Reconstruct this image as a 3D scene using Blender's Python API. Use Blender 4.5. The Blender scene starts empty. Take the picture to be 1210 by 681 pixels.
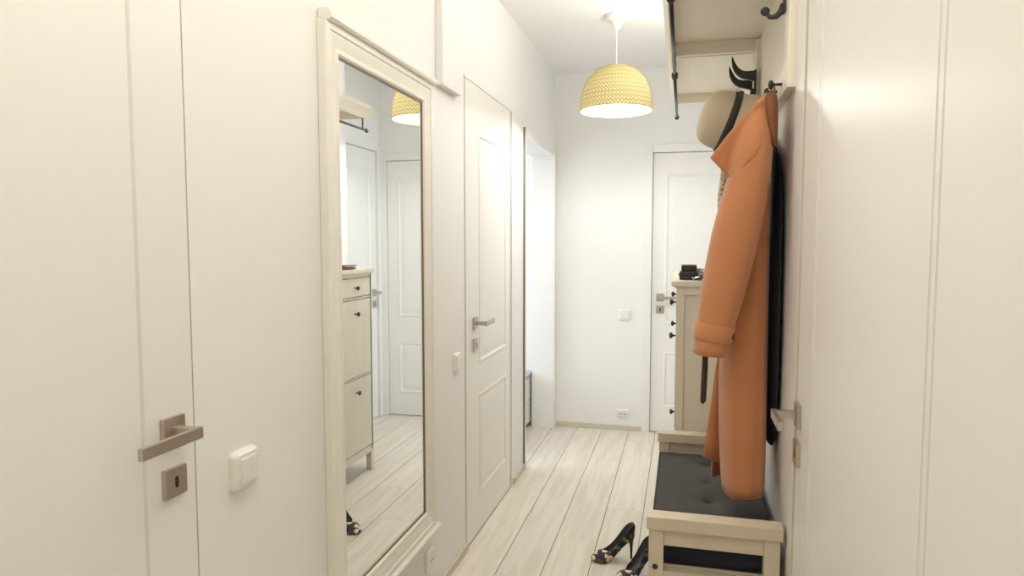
import bpy, bmesh, math, random
from mathutils import Vector, Matrix, noise
random.seed(7)
S = bpy.context.scene
COL = S.collection
R = math.radians
PI = math.pi

# ------------------------------------------------------------------ helpers
ORG = {}

class MB:
    """collects shapes and links them as ONE mesh object"""
    def __init__(self, T=None):
        self.bm = bmesh.new()
        self.T = T or (lambda u, w, z: (u, w, z))

    def v(self, u, w, z):
        return self.bm.verts.new(self.T(u, w, z))

    def face(self, vs, mi=0, smooth=False):
        try:
            f = self.bm.faces.new(vs)
        except ValueError:
            return None
        f.material_index = mi
        f.smooth = smooth
        return f

    def box(self, u0, u1, w0, w1, z0, z1, bev=0.0, mi=0, seg=2):
        v = [self.v(u, w, z) for u in (u0, u1) for w in (w0, w1) for z in (z0, z1)]
        fs = [self.face([v[i] for i in q], mi) for q in
              ((0, 1, 3, 2), (4, 6, 7, 5), (0, 4, 5, 1), (2, 3, 7, 6), (0, 2, 6, 4), (1, 5, 7, 3))]
        if bev > 0:
            bmesh.ops.recalc_face_normals(self.bm, faces=fs)
            es = list({e for f in fs for e in f.edges})
            r = bmesh.ops.bevel(self.bm, geom=es, offset=bev, segments=seg, affect='EDGES', profile=0.7, clamp_overlap=True)
            for f in r['faces']:
                f.material_index = mi
        return v

    def loft(self, rings, close_ring=True, cap0=True, cap1=True, mi=0, smooth=True):
        vs = [[self.v(*p) for p in ring] for ring in rings]
        n = len(vs[0])
        for a, b in zip(vs, vs[1:]):
            for i in range(n if close_ring else n - 1):
                j = (i + 1) % n
                self.face([a[i], a[j], b[j], b[i]], mi, smooth)
        if cap0 and close_ring:
            self.face(vs[0][::-1], mi, smooth and False)
        if cap1 and close_ring:
            self.face(vs[-1], mi, False)
        return vs

    def lathe(self, prof, c=(0, 0, 0), axis=(0, 0, 1), n=24, mi=0, cap0=True, cap1=True):
        ax = Vector(axis).normalized()
        t = Vector((1, 0, 0)) if abs(ax.x) < .9 else Vector((0, 1, 0))
        e1 = ax.cross(t).normalized(); e2 = ax.cross(e1)
        c = Vector(c)
        rings = []
        for r, h in prof:
            rings.append([tuple(c + ax * h + (e1 * math.cos(2 * PI * k / n) + e2 * math.sin(2 * PI * k / n)) * r) for k in range(n)])
        self.loft(rings, True, cap0, cap1, mi)

    def tube(self, pts, rad, n=10, mi=0):
        pts = [Vector(p) for p in pts]
        rads = rad if isinstance(rad, (list, tuple)) else [rad] * len(pts)
        rings = []
        up = Vector((0, 0, 1))
        for i, p in enumerate(pts):
            d = (pts[min(i + 1, len(pts) - 1)] - pts[max(i - 1, 0)]).normalized()
            a = d.cross(up)
            if a.length < 1e-3:
                a = d.cross(Vector((0, 1, 0)))
            a.normalize(); b = d.cross(a)
            rings.append([tuple(p + (a * math.cos(2 * PI * k / n) + b * math.sin(2 * PI * k / n)) * rads[i]) for k in range(n)])
        self.loft(rings, True, True, True, mi)

    def prism(self, poly, d0, d1, plane='xz', mi=0, bev=0):
        """poly of (a, b) points pushed from d0 to d1 along the remaining axis"""
        def P(a, b, d):
            return (a, d, b) if plane == 'xz' else ((d, a, b) if plane == 'yz' else (a, b, d))
        A = [self.v(*P(a, b, d0)) for a, b in poly]
        B = [self.v(*P(a, b, d1)) for a, b in poly]
        n = len(poly)
        fs = [self.face(A[::-1], mi), self.face(B, mi)]
        for i in range(n):
            fs.append(self.face([A[i], A[(i + 1) % n], B[(i + 1) % n], B[i]], mi))
        if bev:
            bmesh.ops.recalc_face_normals(self.bm, faces=[f for f in fs if f])
            es = list({e for f in fs if f for e in f.edges})
            bmesh.ops.bevel(self.bm, geom=es, offset=bev, segments=2, affect='EDGES', profile=.7, clamp_overlap=True)

    def frame_rings(self, u0, u1, z0, z1, prof, mi=0, field=True):
        """a rectangular moulding: prof is a list of (inset, height) ; w is the outward axis"""
        rings = []
        for d, h in prof:
            rings.append([self.v(u0 + d, h, z0 + d), self.v(u1 - d, h, z0 + d), self.v(u1 - d, h, z1 - d), self.v(u0 + d, h, z1 - d)])
        for a, b in zip(rings, rings[1:]):
            for i in range(4):
                j = (i + 1) % 4
                self.face([a[i], a[j], b[j], b[i]], mi)
        if field:
            self.face(rings[-1], mi)

    def build(self, name, mats, parent=None, recalc=True, smooth=None):
        bm = self.bm
        if recalc:
            bmesh.ops.recalc_face_normals(bm, faces=bm.faces[:])
        o0 = ORG.get(parent.name, Vector((0, 0, 0))) if parent else Vector((0, 0, 0))
        if o0.length > 0:
            bmesh.ops.translate(bm, verts=bm.verts[:], vec=-o0)
        me = bpy.data.meshes.new(name)
        bm.to_mesh(me); bm.free()
        for m in (mats if isinstance(mats, (list, tuple)) else [mats]):
            me.materials.append(m)
        if smooth is True:
            for p in me.polygons: p.use_smooth = True
        o = bpy.data.objects.new(name, me)
        COL.objects.link(o)
        if parent:
            o.parent = parent
        ORG[o.name] = o0.copy()
        return o

def sub(o, levels=1, solid=0.0, off=0.0, order='ss'):
    if solid:
        m = o.modifiers.new('solid', 'SOLIDIFY'); m.thickness = solid; m.offset = off
    if levels:
        m = o.modifiers.new('subdivision', 'SUBSURF'); m.levels = levels; m.render_levels = levels
    for p in o.data.polygons: p.use_smooth = True
    return o

def tag(o, label, cat=None, group=None, kind=None):
    o['label'] = label
    if cat: o['category'] = cat
    if group: o['group'] = group
    if kind: o['kind'] = kind
    return o

def thing(name, label, cat, loc=(0, 0, 0), group=None):
    o = bpy.data.objects.new(name, None); COL.objects.link(o)
    o.location = loc; o.empty_display_size = .05
    ORG[o.name] = Vector(loc)
    return tag(o, label, cat, group)

def struct(o, label=None):
    o['kind'] = 'structure'
    if label: o['label'] = label
    return o

def interp(tab, t):
    for (a, *va), (b, *vb) in zip(tab, tab[1:]):
        if (a <= t <= b) or (a >= t >= b):
            k = 0 if a == b else (t - a) / (b - a)
            return [x + (y - x) * k for x, y in zip(va, vb)]
    return list(tab[0][1:]) if abs(t - tab[0][0]) < abs(t - tab[-1][0]) else list(tab[-1][1:])

# ------------------------------------------------------------------ materials
def mat(name, col, rough=.5, metal=0.0, spec=.5, bump=0.0, bscale=60, var=0.0, vscale=6, coat=0.0, stretch=None, sheen=0.0):
    m = bpy.data.materials.new(name); m.use_nodes = True
    nt = m.node_tree; b = nt.nodes['Principled BSDF']
    b.inputs['Base Color'].default_value = (*col, 1)
    b.inputs['Roughness'].default_value = rough
    b.inputs['Metallic'].default_value = metal
    b.inputs['Specular IOR Level'].default_value = spec
    b.inputs['Coat Weight'].default_value = coat
    b.inputs['Sheen Weight'].default_value = sheen
    tc = nt.nodes.new('ShaderNodeTexCoord'); mp = nt.nodes.new('ShaderNodeMapping')
    nt.links.new(tc.outputs['Object'], mp.inputs['Vector'])
    if stretch: mp.inputs['Scale'].default_value = stretch
    if var:
        n = nt.nodes.new('ShaderNodeTexNoise'); n.inputs['Scale'].default_value = vscale; n.inputs['Detail'].default_value = 5
        nt.links.new(mp.outputs['Vector'], n.inputs['Vector'])
        r = nt.nodes.new('ShaderNodeMapRange')
        r.inputs['From Min'].default_value = .3; r.inputs['From Max'].default_value = .7
        r.inputs['To Min'].default_value = 1 - var; r.inputs['To Max'].default_value = 1 + var
        nt.links.new(n.outputs['Fac'], r.inputs['Value'])
        mx = nt.nodes.new('ShaderNodeVectorMath'); mx.operation = 'SCALE'; mx.inputs[0].default_value = col
        nt.links.new(r.outputs['Result'], mx.inputs['Scale'])
        nt.links.new(mx.outputs['Vector'], b.inputs['Base Color'])
    if bump:
        n = nt.nodes.new('ShaderNodeTexNoise'); n.inputs['Scale'].default_value = bscale; n.inputs['Detail'].default_value = 3
        nt.links.new(mp.outputs['Vector'], n.inputs['Vector'])
        bp = nt.nodes.new('ShaderNodeBump'); bp.inputs['Strength'].default_value = bump; bp.inputs['Distance'].default_value = .004
        nt.links.new(n.outputs['Fac'], bp.inputs['Height']); nt.links.new(bp.outputs['Normal'], b.inputs['Normal'])
    return m

M = {}
M['wall'] = mat('wall_paint', (.82, .815, .80), .55, bump=.05, bscale=90, var=.01, vscale=2)
M['ceiling'] = mat('ceiling_paint', (.88, .877, .87), .8, bump=.04, bscale=80)
M['door'] = mat('door_paint', (.81, .80, .775), .36, bump=.02, bscale=30)
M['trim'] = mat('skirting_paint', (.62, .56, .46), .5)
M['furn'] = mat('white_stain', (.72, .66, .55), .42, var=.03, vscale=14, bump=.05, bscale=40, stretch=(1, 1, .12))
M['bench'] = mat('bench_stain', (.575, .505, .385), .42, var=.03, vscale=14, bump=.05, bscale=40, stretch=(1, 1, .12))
M['rack'] = mat('rack_white_stain', (.84, .785, .69), .42, var=.03, vscale=14, bump=.05, bscale=40, stretch=(1, .12, 1))
M['frame'] = mat('frame_paint', (.80, .775, .71), .38, var=.02, vscale=20, bump=.03, bscale=40)
M['nickel'] = mat('brushed_nickel', (.56, .49, .43), .34, metal=.85, var=.04, vscale=80, stretch=(1, 1, 20))
M['plate'] = mat('switch_plastic', (.80, .78, .735), .3)
M['plate_dark'] = mat('socket_recess', (.30, .27, .24), .5)
M['black'] = mat('hole_black', (.012, .012, .012), .6)
M['iron'] = mat('black_iron', (.035, .034, .036), .42, metal=.3, bump=.05, bscale=120)
M['knob'] = mat('knob_bronze', (.05, .045, .04), .35, metal=.6)
M['cushion'] = mat('cushion_fabric', (.046, .041, .040), .9, bump=.25, bscale=500, var=.12, vscale=8, sheen=.08)
M['piping'] = mat('cushion_piping', (.05, .05, .056), .85)
M['coat'] = mat('camel_wool', (.50, .202, .083), .85, bump=.12, bscale=420, var=.05, vscale=5, sheen=.25)
M['coat_dark'] = mat('coat_lining', (.20, .075, .035), .8)
M['button'] = mat('horn_button', (.03, .018, .012), .3)
M['felt'] = mat('felt', (.56, .475, .355), .9, bump=.1, bscale=300, var=.04, sheen=.2)
M['band'] = mat('hat_ribbon', (.03, .028, .03), .6)
M['leather'] = mat('black_leather', (.018, .02, .024), .4, bump=.15, bscale=150)
M['brown'] = mat('brown_leather', (.22, .10, .045), .6, bump=.2, bscale=100, var=.2, vscale=30)
M['lens'] = mat('dark_lens', (.01, .01, .012), .1)
M['silver'] = mat('pale_metal', (.7, .7, .72), .25, metal=.9)
M['cord'] = mat('cord_white', (.80, .78, .74), .4)
M['cabinet_white'] = mat('cabinet_lacquer', (.80, .80, .80), .3)
M['counter'] = mat('grey_laminate', (.42, .43, .45), .4, var=.05)
M['insole'] = mat('insole_grey', (.10, .10, .11), .6)
M['shoe_black'] = mat('shoe_heel_black', (.012, .014, .02), .25)
M['belt'] = mat('belt_leather', (.040, .020, .014), .5)
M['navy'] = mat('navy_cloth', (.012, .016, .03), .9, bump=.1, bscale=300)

def mirror_mat():
    m = bpy.data.materials.new('mirror_silver'); m.use_nodes = True
    b = m.node_tree.nodes['Principled BSDF']
    b.inputs['Base Color'].default_value = (.90, .91, .91, 1); b.inputs['Metallic'].default_value = 1; b.inputs['Roughness'].default_value = .012
    return m
M['mirror'] = mirror_mat()

def floor_mat():
    m = bpy.data.materials.new('whitewashed_planks'); m.use_nodes = True
    nt = m.node_tree; b = nt.nodes['Principled BSDF']
    tc = nt.nodes.new('ShaderNodeTexCoord'); mp = nt.nodes.new('ShaderNodeMapping'); mp.inputs['Scale'].default_value = (14, .9, 1)
    at = nt.nodes.new('ShaderNodeAttribute'); at.attribute_name = 'tint'; at.attribute_type = 'GEOMETRY'
    ad = nt.nodes.new('ShaderNodeVectorMath'); ad.operation = 'ADD'
    sc = nt.nodes.new('ShaderNodeVectorMath'); sc.operation = 'SCALE'; sc.inputs['Scale'].default_value = 31
    nt.links.new(tc.outputs['Object'], mp.inputs['Vector'])
    nt.links.new(at.outputs['Color'], sc.inputs[0]); nt.links.new(mp.outputs['Vector'], ad.inputs[0]); nt.links.new(sc.outputs['Vector'], ad.inputs[1])
    n = nt.nodes.new('ShaderNodeTexNoise'); n.inputs['Scale'].default_value = 2.2; n.inputs['Detail'].default_value = 7; n.inputs['Distortion'].default_value = .6
    nt.links.new(ad.outputs['Vector'], n.inputs['Vector'])
    cr = nt.nodes.new('ShaderNodeValToRGB')
    cr.color_ramp.elements[0].position = .28; cr.color_ramp.elements[0].color = (.665, .605, .52, 1)
    cr.color_ramp.elements[1].position = .62; cr.color_ramp.elements[1].color = (.785, .74, .67, 1)
    nt.links.new(n.outputs['Fac'], cr.inputs['Fac'])
    mr = nt.nodes.new('ShaderNodeMapRange'); mr.inputs['To Min'].default_value = .93; mr.inputs['To Max'].default_value = 1.03
    nt.links.new(at.outputs['Fac'], mr.inputs['Value'])
    mx = nt.nodes.new('ShaderNodeVectorMath'); mx.operation = 'SCALE'
    nt.links.new(cr.outputs['Color'], mx.inputs[0]); nt.links.new(mr.outputs['Result'], mx.inputs['Scale'])
    nt.links.new(mx.outputs['Vector'], b.inputs['Base Color'])
    b.inputs['Roughness'].default_value = .42; b.inputs['Specular IOR Level'].default_value = .4
    bp = nt.nodes.new('ShaderNodeBump'); bp.inputs['Strength'].default_value = .06; bp.inputs['Distance'].default_value = .002
    nt.links.new(n.outputs['Fac'], bp.inputs['Height']); nt.links.new(bp.outputs['Normal'], b.inputs['Normal'])
    return m
M['floor'] = floor_mat()
M['gap'] = mat('gap_shade', (.26, .20, .14), .8)
M['seam'] = mat('plank_seam', (.14, .115, .09), .8)

def floral_mat():
    m = bpy.data.materials.new('floral_print'); m.use_nodes = True
    nt = m.node_tree; b = nt.nodes['Principled BSDF']
    tc = nt.nodes.new('ShaderNodeTexCoord')
    nz = nt.nodes.new('ShaderNodeTexNoise'); nz.inputs['Scale'].default_value = 70; nz.inputs['Detail'].default_value = 2
    nt.links.new(tc.outputs['Object'], nz.inputs['Vector'])
    mixv = nt.nodes.new('ShaderNodeMix'); mixv.data_type = 'VECTOR'; mixv.inputs['Factor'].default_value = .012
    nt.links.new(tc.outputs['Object'], mixv.inputs[4]); nt.links.new(nz.outputs['Color'], mixv.inputs[5])
    def blob(scale, thr, seed):
        mp = nt.nodes.new('ShaderNodeMapping'); mp.inputs['Location'].default_value = (seed, seed * 1.7, seed * .3)
        nt.links.new(mixv.outputs[1], mp.inputs['Vector'])
        v = nt.nodes.new('ShaderNodeTexVoronoi'); v.inputs['Scale'].default_value = scale
        nt.links.new(mp.outputs['Vector'], v.inputs['Vector'])
        l = nt.nodes.new('ShaderNodeMath'); l.operation = 'LESS_THAN'; l.inputs[1].default_value = thr
        nt.links.new(v.outputs['Distance'], l.inputs[0])
        return v, l
    cur = None
    base = (.010, .016, .034, 1)
    for scale, thr, seed, cols in ((38, .36, 3.1, ((.10, .13, .045), (.30, .22, .05), (.08, .05, .16))),
                                   (23, .39, 9.3, ((.80, .66, .52), (.78, .48, .36), (.80, .75, .64))),
                                   (23, .16, 9.3, ((.55, .18, .10), (.62, .35, .08), (.70, .42, .30)))):
        v, l = blob(scale, thr, seed)
        cr = nt.nodes.new('ShaderNodeValToRGB'); cr.color_ramp.interpolation = 'CONSTANT'
        cr.color_ramp.elements[0].color = (*cols[0], 1)
        cr.color_ramp.elements[1].position = .4; cr.color_ramp.elements[1].color = (*cols[1], 1)
        e = cr.color_ramp.elements.new(.7); e.color = (*cols[2], 1)
        sp = nt.nodes.new('ShaderNodeSeparateColor'); nt.links.new(v.outputs['Color'], sp.inputs[0]); nt.links.new(sp.outputs[0], cr.inputs['Fac'])
        mx = nt.nodes.new('ShaderNodeMix'); mx.data_type = 'RGBA'
        nt.links.new(l.outputs[0], mx.inputs['Factor'])
        if cur is None: mx.inputs[6].default_value = base
        else: nt.links.new(cur, mx.inputs[6])
        nt.links.new(cr.outputs['Color'], mx.inputs[7]); cur = mx.outputs[2]
    nt.links.new(cur, b.inputs['Base Color']); b.inputs['Roughness'].default_value = .5
    return m
M['floral'] = floral_mat()

def snake_mat():
    m = bpy.data.materials.new('speckled_scarf'); m.use_nodes = True
    nt = m.node_tree; b = nt.nodes['Principled BSDF']
    tc = nt.nodes.new('ShaderNodeTexCoord')
    v = nt.nodes.new('ShaderNodeTexVoronoi'); v.inputs['Scale'].default_value = 70
    nt.links.new(tc.outputs['Object'], v.inputs['Vector'])
    cr = nt.nodes.new('ShaderNodeValToRGB')
    cr.color_ramp.elements[0].position = .1; cr.color_ramp.elements[0].color = (.16, .10, .06, 1)
    cr.color_ramp.elements[1].position = .55; cr.color_ramp.elements[1].color = (.62, .50, .36, 1)
    nt.links.new(v.outputs['Distance'], cr.inputs['Fac']); nt.links.new(cr.outputs['Color'], b.inputs['Base Color'])
    b.inputs['Roughness'].default_value = .8
    return m
M['scarf'] = snake_mat()

def translucent(name, col, mixf=.55, rough=.6):
    m = bpy.data.materials.new(name); m.use_nodes = True
    nt = m.node_tree; nt.nodes.clear()
    o = nt.nodes.new('ShaderNodeOutputMaterial'); d = nt.nodes.new('ShaderNodeBsdfDiffuse'); t = nt.nodes.new('ShaderNodeBsdfTranslucent')
    mx = nt.nodes.new('ShaderNodeMixShader'); mx.inputs[0].default_value = mixf
    d.inputs[0].default_value = (*col, 1); t.inputs[0].default_value = (*col, 1)
    nt.links.new(d.outputs[0], mx.inputs[1]); nt.links.new(t.outputs[0], mx.inputs[2]); nt.links.new(mx.outputs[0], o.inputs[0])
    return m
M['bamboo'] = translucent('bamboo_strands', (.56, .47, .22), .01)
M['bamboo_lining'] = translucent('bamboo_lining', (.88, .81, .52), .026)

def emis(name, col, s):
    m = bpy.data.materials.new(name); m.use_nodes = True
    b = m.node_tree.nodes['Principled BSDF']
    b.inputs['Base Color'].default_value = (.9, .9, .9, 1)
    b.inputs['Emission Color'].default_value = (*col, 1); b.inputs['Emission Strength'].default_value = s
    return m
M['bulb'] = emis('bulb_glow', (1, .90, .70), 8)

# ------------------------------------------------------------------ the setting
XL, XR, XC, YB, ZC = -.91, .270, .270, 4.88, 2.564     # left wall, right wall, door casing plane, end wall, ceiling
Y0 = -1.6                                               # wall behind the camera
XF = .47                                                # right wall of the far recess
YS = 3.955                                               # where it steps back

# floor of separate planks with dark seams (one mesh)
seams = [-1.85, -1.665, -1.475, -1.29, -1.10, -.91, -.728, -.546, -.356, -.171, .014, .20, .385, .57]
joints = {4: [2.0, 3.3, 4.6], 5: [1.15, 2.35, 3.566], 6: [1.45, 2.61, 3.96], 7: [.7, 1.85, 3.011, 4.2], 8: [1.0, 2.2, 3.412, 4.6],
          9: [1.4, 2.6, 3.808], 10: [.9, 2.1, 3.3], 11: [1.3, 2.5, 3.7]}
fb = MB()
tl = fb.bm.loops.layers.float_color.new('tint')
fb.box(-3.2, .9, Y0, 5.2, -.06, -.004, mi=1)
g = .0016
for i, (a, b) in enumerate(zip(seams, seams[1:])):
    js = [Y0] + joints.get(i, [.9 + .37 * (i % 3), 2.2 + .37 * (i % 3), 3.5 + .37 * (i % 3)]) + [5.1]
    for y0, y1 in zip(js, js[1:]):
        n0 = len(fb.bm.faces)
        fb.bm.faces.ensure_lookup_table()
        fb.box(a + g, b - g, y0 + .0006, y1 - .0006, -.004, 0)
        fb.bm.faces.ensure_lookup_table()
        t = random.random()
        for f in fb.bm.faces[n0:]:
            for l in f.loops: l[tl] = (t, t, t, 1)
struct(fb.build('floor', [M['floor'], M['seam']]), 'whitewashed plank floor with dark seams')

b = MB(); b.box(-3.2, .9, Y0, 5.2, ZC, ZC + .1)
struct(b.build('ceiling', M['ceiling']), 'white ceiling')

# left wall : a front layer with door recesses and a back layer (only doorway 3 goes through)
D1 = (.22, 1.100, 2.09); D2 = (2.785, 3.610, 2.068); D3 = (3.910, 4.805, 1.975)
b = MB()
xs0, xs1, xb = XL, XL - .05, XL - .15
def lw(y0, y1, z0, z1): b.box(xs1, xs0, y0, y1, z0, z1)
lw(Y0, D1[0], 0, ZC); lw(D1[0], D1[1], D1[2], ZC); lw(D1[1], D2[0], 0, ZC); lw(D2[0], D2[1], D2[2], ZC)
lw(D2[1], D3[0], 0, ZC); lw(D3[0], D3[1], D3[2], ZC); lw(D3[1], YB, 0, ZC)
b.box(xb, xs1, Y0, D3[0], 0, ZC); b.box(xb, xs1, D3[0], D3[1], D3[2], ZC); b.box(xb, xs1, D3[1], YB, 0, ZC)
struct(b.build('wall_left', M['wall']), 'cream wall on the left of the corridor')

b = MB(); b.box(XL, XL + .03, 2.437, 2.66, 1.955, ZC, .003)
struct(b.build('trim_1', M['wall']), 'shallow boxed duct high on the left wall beside the mirror')

# end wall
b = MB()
BD = (-.212, .412, 1.985)          # end door leaf
b.box(XL - .15, BD[0], YB, YB + .15, 0, ZC); b.box(BD[1], XF + .15, YB, YB + .15, 0, ZC)
b.box(BD[0], BD[1], YB, YB + .15, BD[2], ZC); b.box(BD[0], BD[1], YB + .05, YB + .15, 0, BD[2])
struct(b.build('wall_end', M['wall']), 'white end wall of the corridor')

# right wall
b = MB()
RD = (.55, 1.708, 2.09)
b.box(XC, XC + .05, Y0, RD[0], 0, ZC); b.box(XC, XC + .05, RD[0], RD[1], RD[2], ZC); b.box(XC, XC + .05, RD[1], YS, 0, ZC)
b.box(XC + .05, XC + .28, Y0, YS, 0, ZC)
struct(b.build('wall_right', M['wall']), 'cream wall on the right of the corridor')
b = MB()
FD = (4.03, 4.82, 2.05)
b.box(XF, XF + .05, YS, FD[0], 0, ZC); b.box(XF, XF + .05, FD[0], FD[1], FD[2], ZC); b.box(XF, XF + .05, FD[1], YB, 0, ZC)
b.box(XF + .05, XF + .15, YS, YB, 0, ZC)
struct(b.build('wall_recess', M['wall']), 'white wall of the recess past the shoe cabinet')
b = MB(); b.box(XL - .15, XC + .15, Y0 - .12, Y0, 0, ZC)
struct(b.build('wall_near', M['wall']))

# skirting
def skirt(name, *segs):
    b = MB()
    for s in segs: b.box(*s, 0, .036, .003)
    struct(b.build(name, M['trim']), 'low beige skirting board')
skirt('baseboard_left', (XL, XL + .012, 1.105, 2.775), (XL, XL + .012, 3.625, 3.878))
skirt('baseboard_end', (XL, BD[0] - .055, YB - .012, YB))
skirt('baseboard_right', (XR - .010, XR, 1.838, YS))

# door frames (casings)
def casing(name, T, u0, u1, z1, wd=.055, th=.014, both=True, groove=.004, top=True):
    b = MB(T)
    b.box(u0 - wd, u0, 0, th, 0, z1 + wd, .003)
    if both: b.box(u1, u1 + wd, 0, th, 0, z1 + wd, .003)
    if top: b.box(u0, u1, 0, th, z1, z1 + wd, .003)
    return struct(b.build(name, M['door']))
TL = lambda u, w, z: (XL + w, u, z)          # left wall: u along Y, w into the corridor
TR = lambda u, w, z: (XC - w, u, z)          # right casing plane
TF = lambda u, w, z: (XF - w, u, z)
TB = lambda u, w, z: (u, YB - w, z)
b = MB(TR); b.box(RD[1] + .003, 1.836, 0, .0048, 0, 2.16, .001)
struct(b.build('trim_7', M['door']), 'casing beside the nearest right door')
b = MB(TR); b.box(RD[1] - .001, RD[1] + .0032, -.002, .0040, 0, 2.16)  # thin strip, darker than the casing, along the door edge
struct(b.build('trim_8', M['trim']), 'dark strip beside the nearest right door')
casing('trim_2', TB, BD[0], BD[1], BD[2])
casing('trim_3', TF, FD[0], FD[1], FD[2], wd=.05)
# doorway casing; the shadow gap beside it is a strip painted dark brown
b = MB(TL)
b.box(D3[0] - .026, D3[0], 0, .012, 0, D3[2] + .055, .003)
b.box(D3[1], YB - .002, 0, .016, 0, D3[2] + .055, .003)
b.box(D3[0], D3[1], 0, .016, D3[2], D3[2] + .055, .003)
struct(b.build('trim_4', M['door']), 'white casing around the open doorway on the left')
b = MB(TL); b.box(D3[0] - .0295, D3[0] - .026, .0005, .0125, 0, D3[2] + .055)
struct(b.build('trim_5', M['gap']), 'dark strip painted as the shadow gap beside the doorway casing')
b = MB(TL); b.box(D2[0] - .011, D2[0], .0004, .003, .0, D2[2] + .004)  # flat strip whose darker colour paints in the shade at the leaf edge
struct(b.build('trim_6', M['trim']), 'strip coloured as the shaded edge beside the panelled door')

MOULD = [(0, 0), (.005, .0032), (.014, .0036), (.022, -.0018), (.030, -.0022), (.060, .0005)]

def handle(parent, T, u, z, direc, zk, lever=.135, key=True, round_key=True, w0=0.0):
    """square rose, neck, flat lever and a square key plate"""
    b = MB(T); b.box(u - .0275, u + .0275, w0, w0 + .009, z - .0275, z + .0275, .0015)
    b.build('handle_rose', M['nickel'], parent)
    b = MB(T)
    b.box(u - .009, u + .009, w0 + .009, w0 + .056, z - .008, z + .0095, .0012)
    a0, a1 = (u - .010, u + lever) if direc > 0 else (u - lever, u + .010)
    b.box(a0, a1, w0 + .052, w0 + .062, z - .0105, z + .0105, .0012)
    b.build('door_handle', M['nickel'], parent)
    if key:
        b = MB(T); b.box(u - .0275, u + .0275, w0, w0 + .009, zk - .0275, zk + .0275, .0015)
        k = b.build('key_plate', M['nickel'], parent)
        b = MB(T)
        c = [(.0042 * math.cos(t), .0065 + .0042 * math.sin(t)) for t in [PI * i / 8 for i in range(9)]]
        c += [(.0042 * math.cos(t), -.0065 + .0042 * math.sin(t)) for t in [PI + PI * i / 8 for i in range(9)]]
        A = [b.v(u + p, w0 + .0088, zk + q) for p, q in c]; B = [b.v(u + p, w0 + .0096, zk + q) for p, q in c]
        b.face(B); n = len(c)
        for i in range(n): b.face([A[i], A[(i + 1) % n], B[(i + 1) % n], B[i]])
        b.build('keyhole', M['black'], k)

def panel_leaf(name, T, u0, u1, z0, z1, panels, w=0.0, prof=MOULD):
    """a moulded panel leaf whose face lies at height w"""
    b = MB(T)
    us = sorted({u0, u1} | {p for q in panels for p in q[:2]}); zs = sorted({z0, z1} | {p for q in panels for p in q[2:]})
    for a, c in zip(us, us[1:]):
        for d, e in zip(zs, zs[1:]):
            mid = ((a + c) / 2, (d + e) / 2)
            if any(p[0] < mid[0] < p[1] and p[2] < mid[1] < p[3] for p in panels): continue
            b.face([b.v(a, w, d), b.v(c, w, d), b.v(c, w, e), b.v(a, w, e)])
    for p in panels:
        b.frame_rings(*p, [(d, w + h) for d, h in prof])
    bmesh.ops.remove_doubles(b.bm, verts=b.bm.verts[:], dist=1e-5)
    b.box(u0, u1, w - .04, w - .012, z0, z1)
    for a, c, d, e in ((u0, u0, z0, z1), (u1, u1, z0, z1)):
        b.face([b.v(a, w - .012, d), b.v(a, w, d), b.v(a, w, e), b.v(a, w - .012, e)])
    for d in (z0, z1):
        b.face([b.v(u0, w - .012, d), b.v(u0, w, d), b.v(u1, w, d), b.v(u1, w - .012, d)])
    return struct(b.build(name, M['door']))

GROOVE = [(0, 0), (.0025, -.006), (.0065, -.006), (.009, -.001)]
GROOVE2 = [(0, 0), (.002, -.006), (.005, -.006), (.007, 0), (.020, 0), (.022, -.006), (.025, -.006), (.027, 0)]
d = panel_leaf('door_1', TL, D1[0] + .004, D1[1] - .004, .006, D1[2] - .004, [(D1[0] + .135, .976, .14, 1.95)], w=0, prof=GROOVE)
d['label'] = 'cream door nearest on the left with square nickel handle'
handle(d, TL, 1.037, 1.020, -1, .925)
d = panel_leaf('door_2', TL, D2[0] + .004, D2[1] - .045, .006, D2[2] - .004,
               [(2.985, 3.475, .80, 1.86), (2.985, 3.475, .18, .66)], w=.0)
d['label'] = 'white two-panel door on the left beyond the mirror'
handle(d, TL, 2.915, .998, 1, .900, lever=.125)
d = panel_leaf('door_3', TB, BD[0] + .004, BD[1] - .004, .006, BD[2] - .004,
               [(-.125, .325, .78, 1.84), (-.125, .325, .18, .585)], w=-.004)
d['label'] = 'white panelled door at the corridor end'
handle(d, TB, -.150, .972, 1, .887, lever=.125, w0=-.004)
d = panel_leaf('door_4', TR, RD[0] + .004, RD[1] - .004, .006, RD[2] - .004, [(.829, 1.541, .14, 1.95)], w=0, prof=GROOVE2)
d['label'] = 'cream door nearest on the right with square nickel handle'
handle(d, TR, 1.668, .965, -1, .875, lever=.115)
d = panel_leaf('door_5', TF, FD[0] + .004, FD[1] - .004, .006, FD[2] - .004, [(4.13, 4.72, .80, 1.9), (4.13, 4.72, .18, .66)], w=-.004)
d['label'] = 'white door in the recess, seen only in the mirror'
handle(d, TF, 4.765, .975, -1, .887, w0=-.004)

# the room behind the open doorway : pale walls, a window that lets the daylight in
b = MB()
b.box(-3.2, XL - .15, YB, YB + .15, 0, ZC)
b.box(-3.2, XL - .15, 2.7, 2.8, 0, ZC)
b.box(-3.2, -3.1, 2.8, 3.1, 0, ZC); b.box(-3.2, -3.1, 4.7, YB, 0, ZC); b.box(-3.2, -3.1, 3.1, 4.7, 0, .5); b.box(-3.2, -3.1, 3.1, 4.7, 2.4, ZC)
struct(b.build('wall_side', M['wall']), 'bright wall of the side room')
b = MB()
for y in (3.1, 3.875, 4.65): b.box(-3.17, -3.12, y, y + .05, .5, 2.4, .004)
for z in (.5, 2.35): b.box(-3.17, -3.12, 3.1, 4.7, z, z + .05, .004)
struct(b.build('window_1', M['door']), 'window of the side room')

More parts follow.
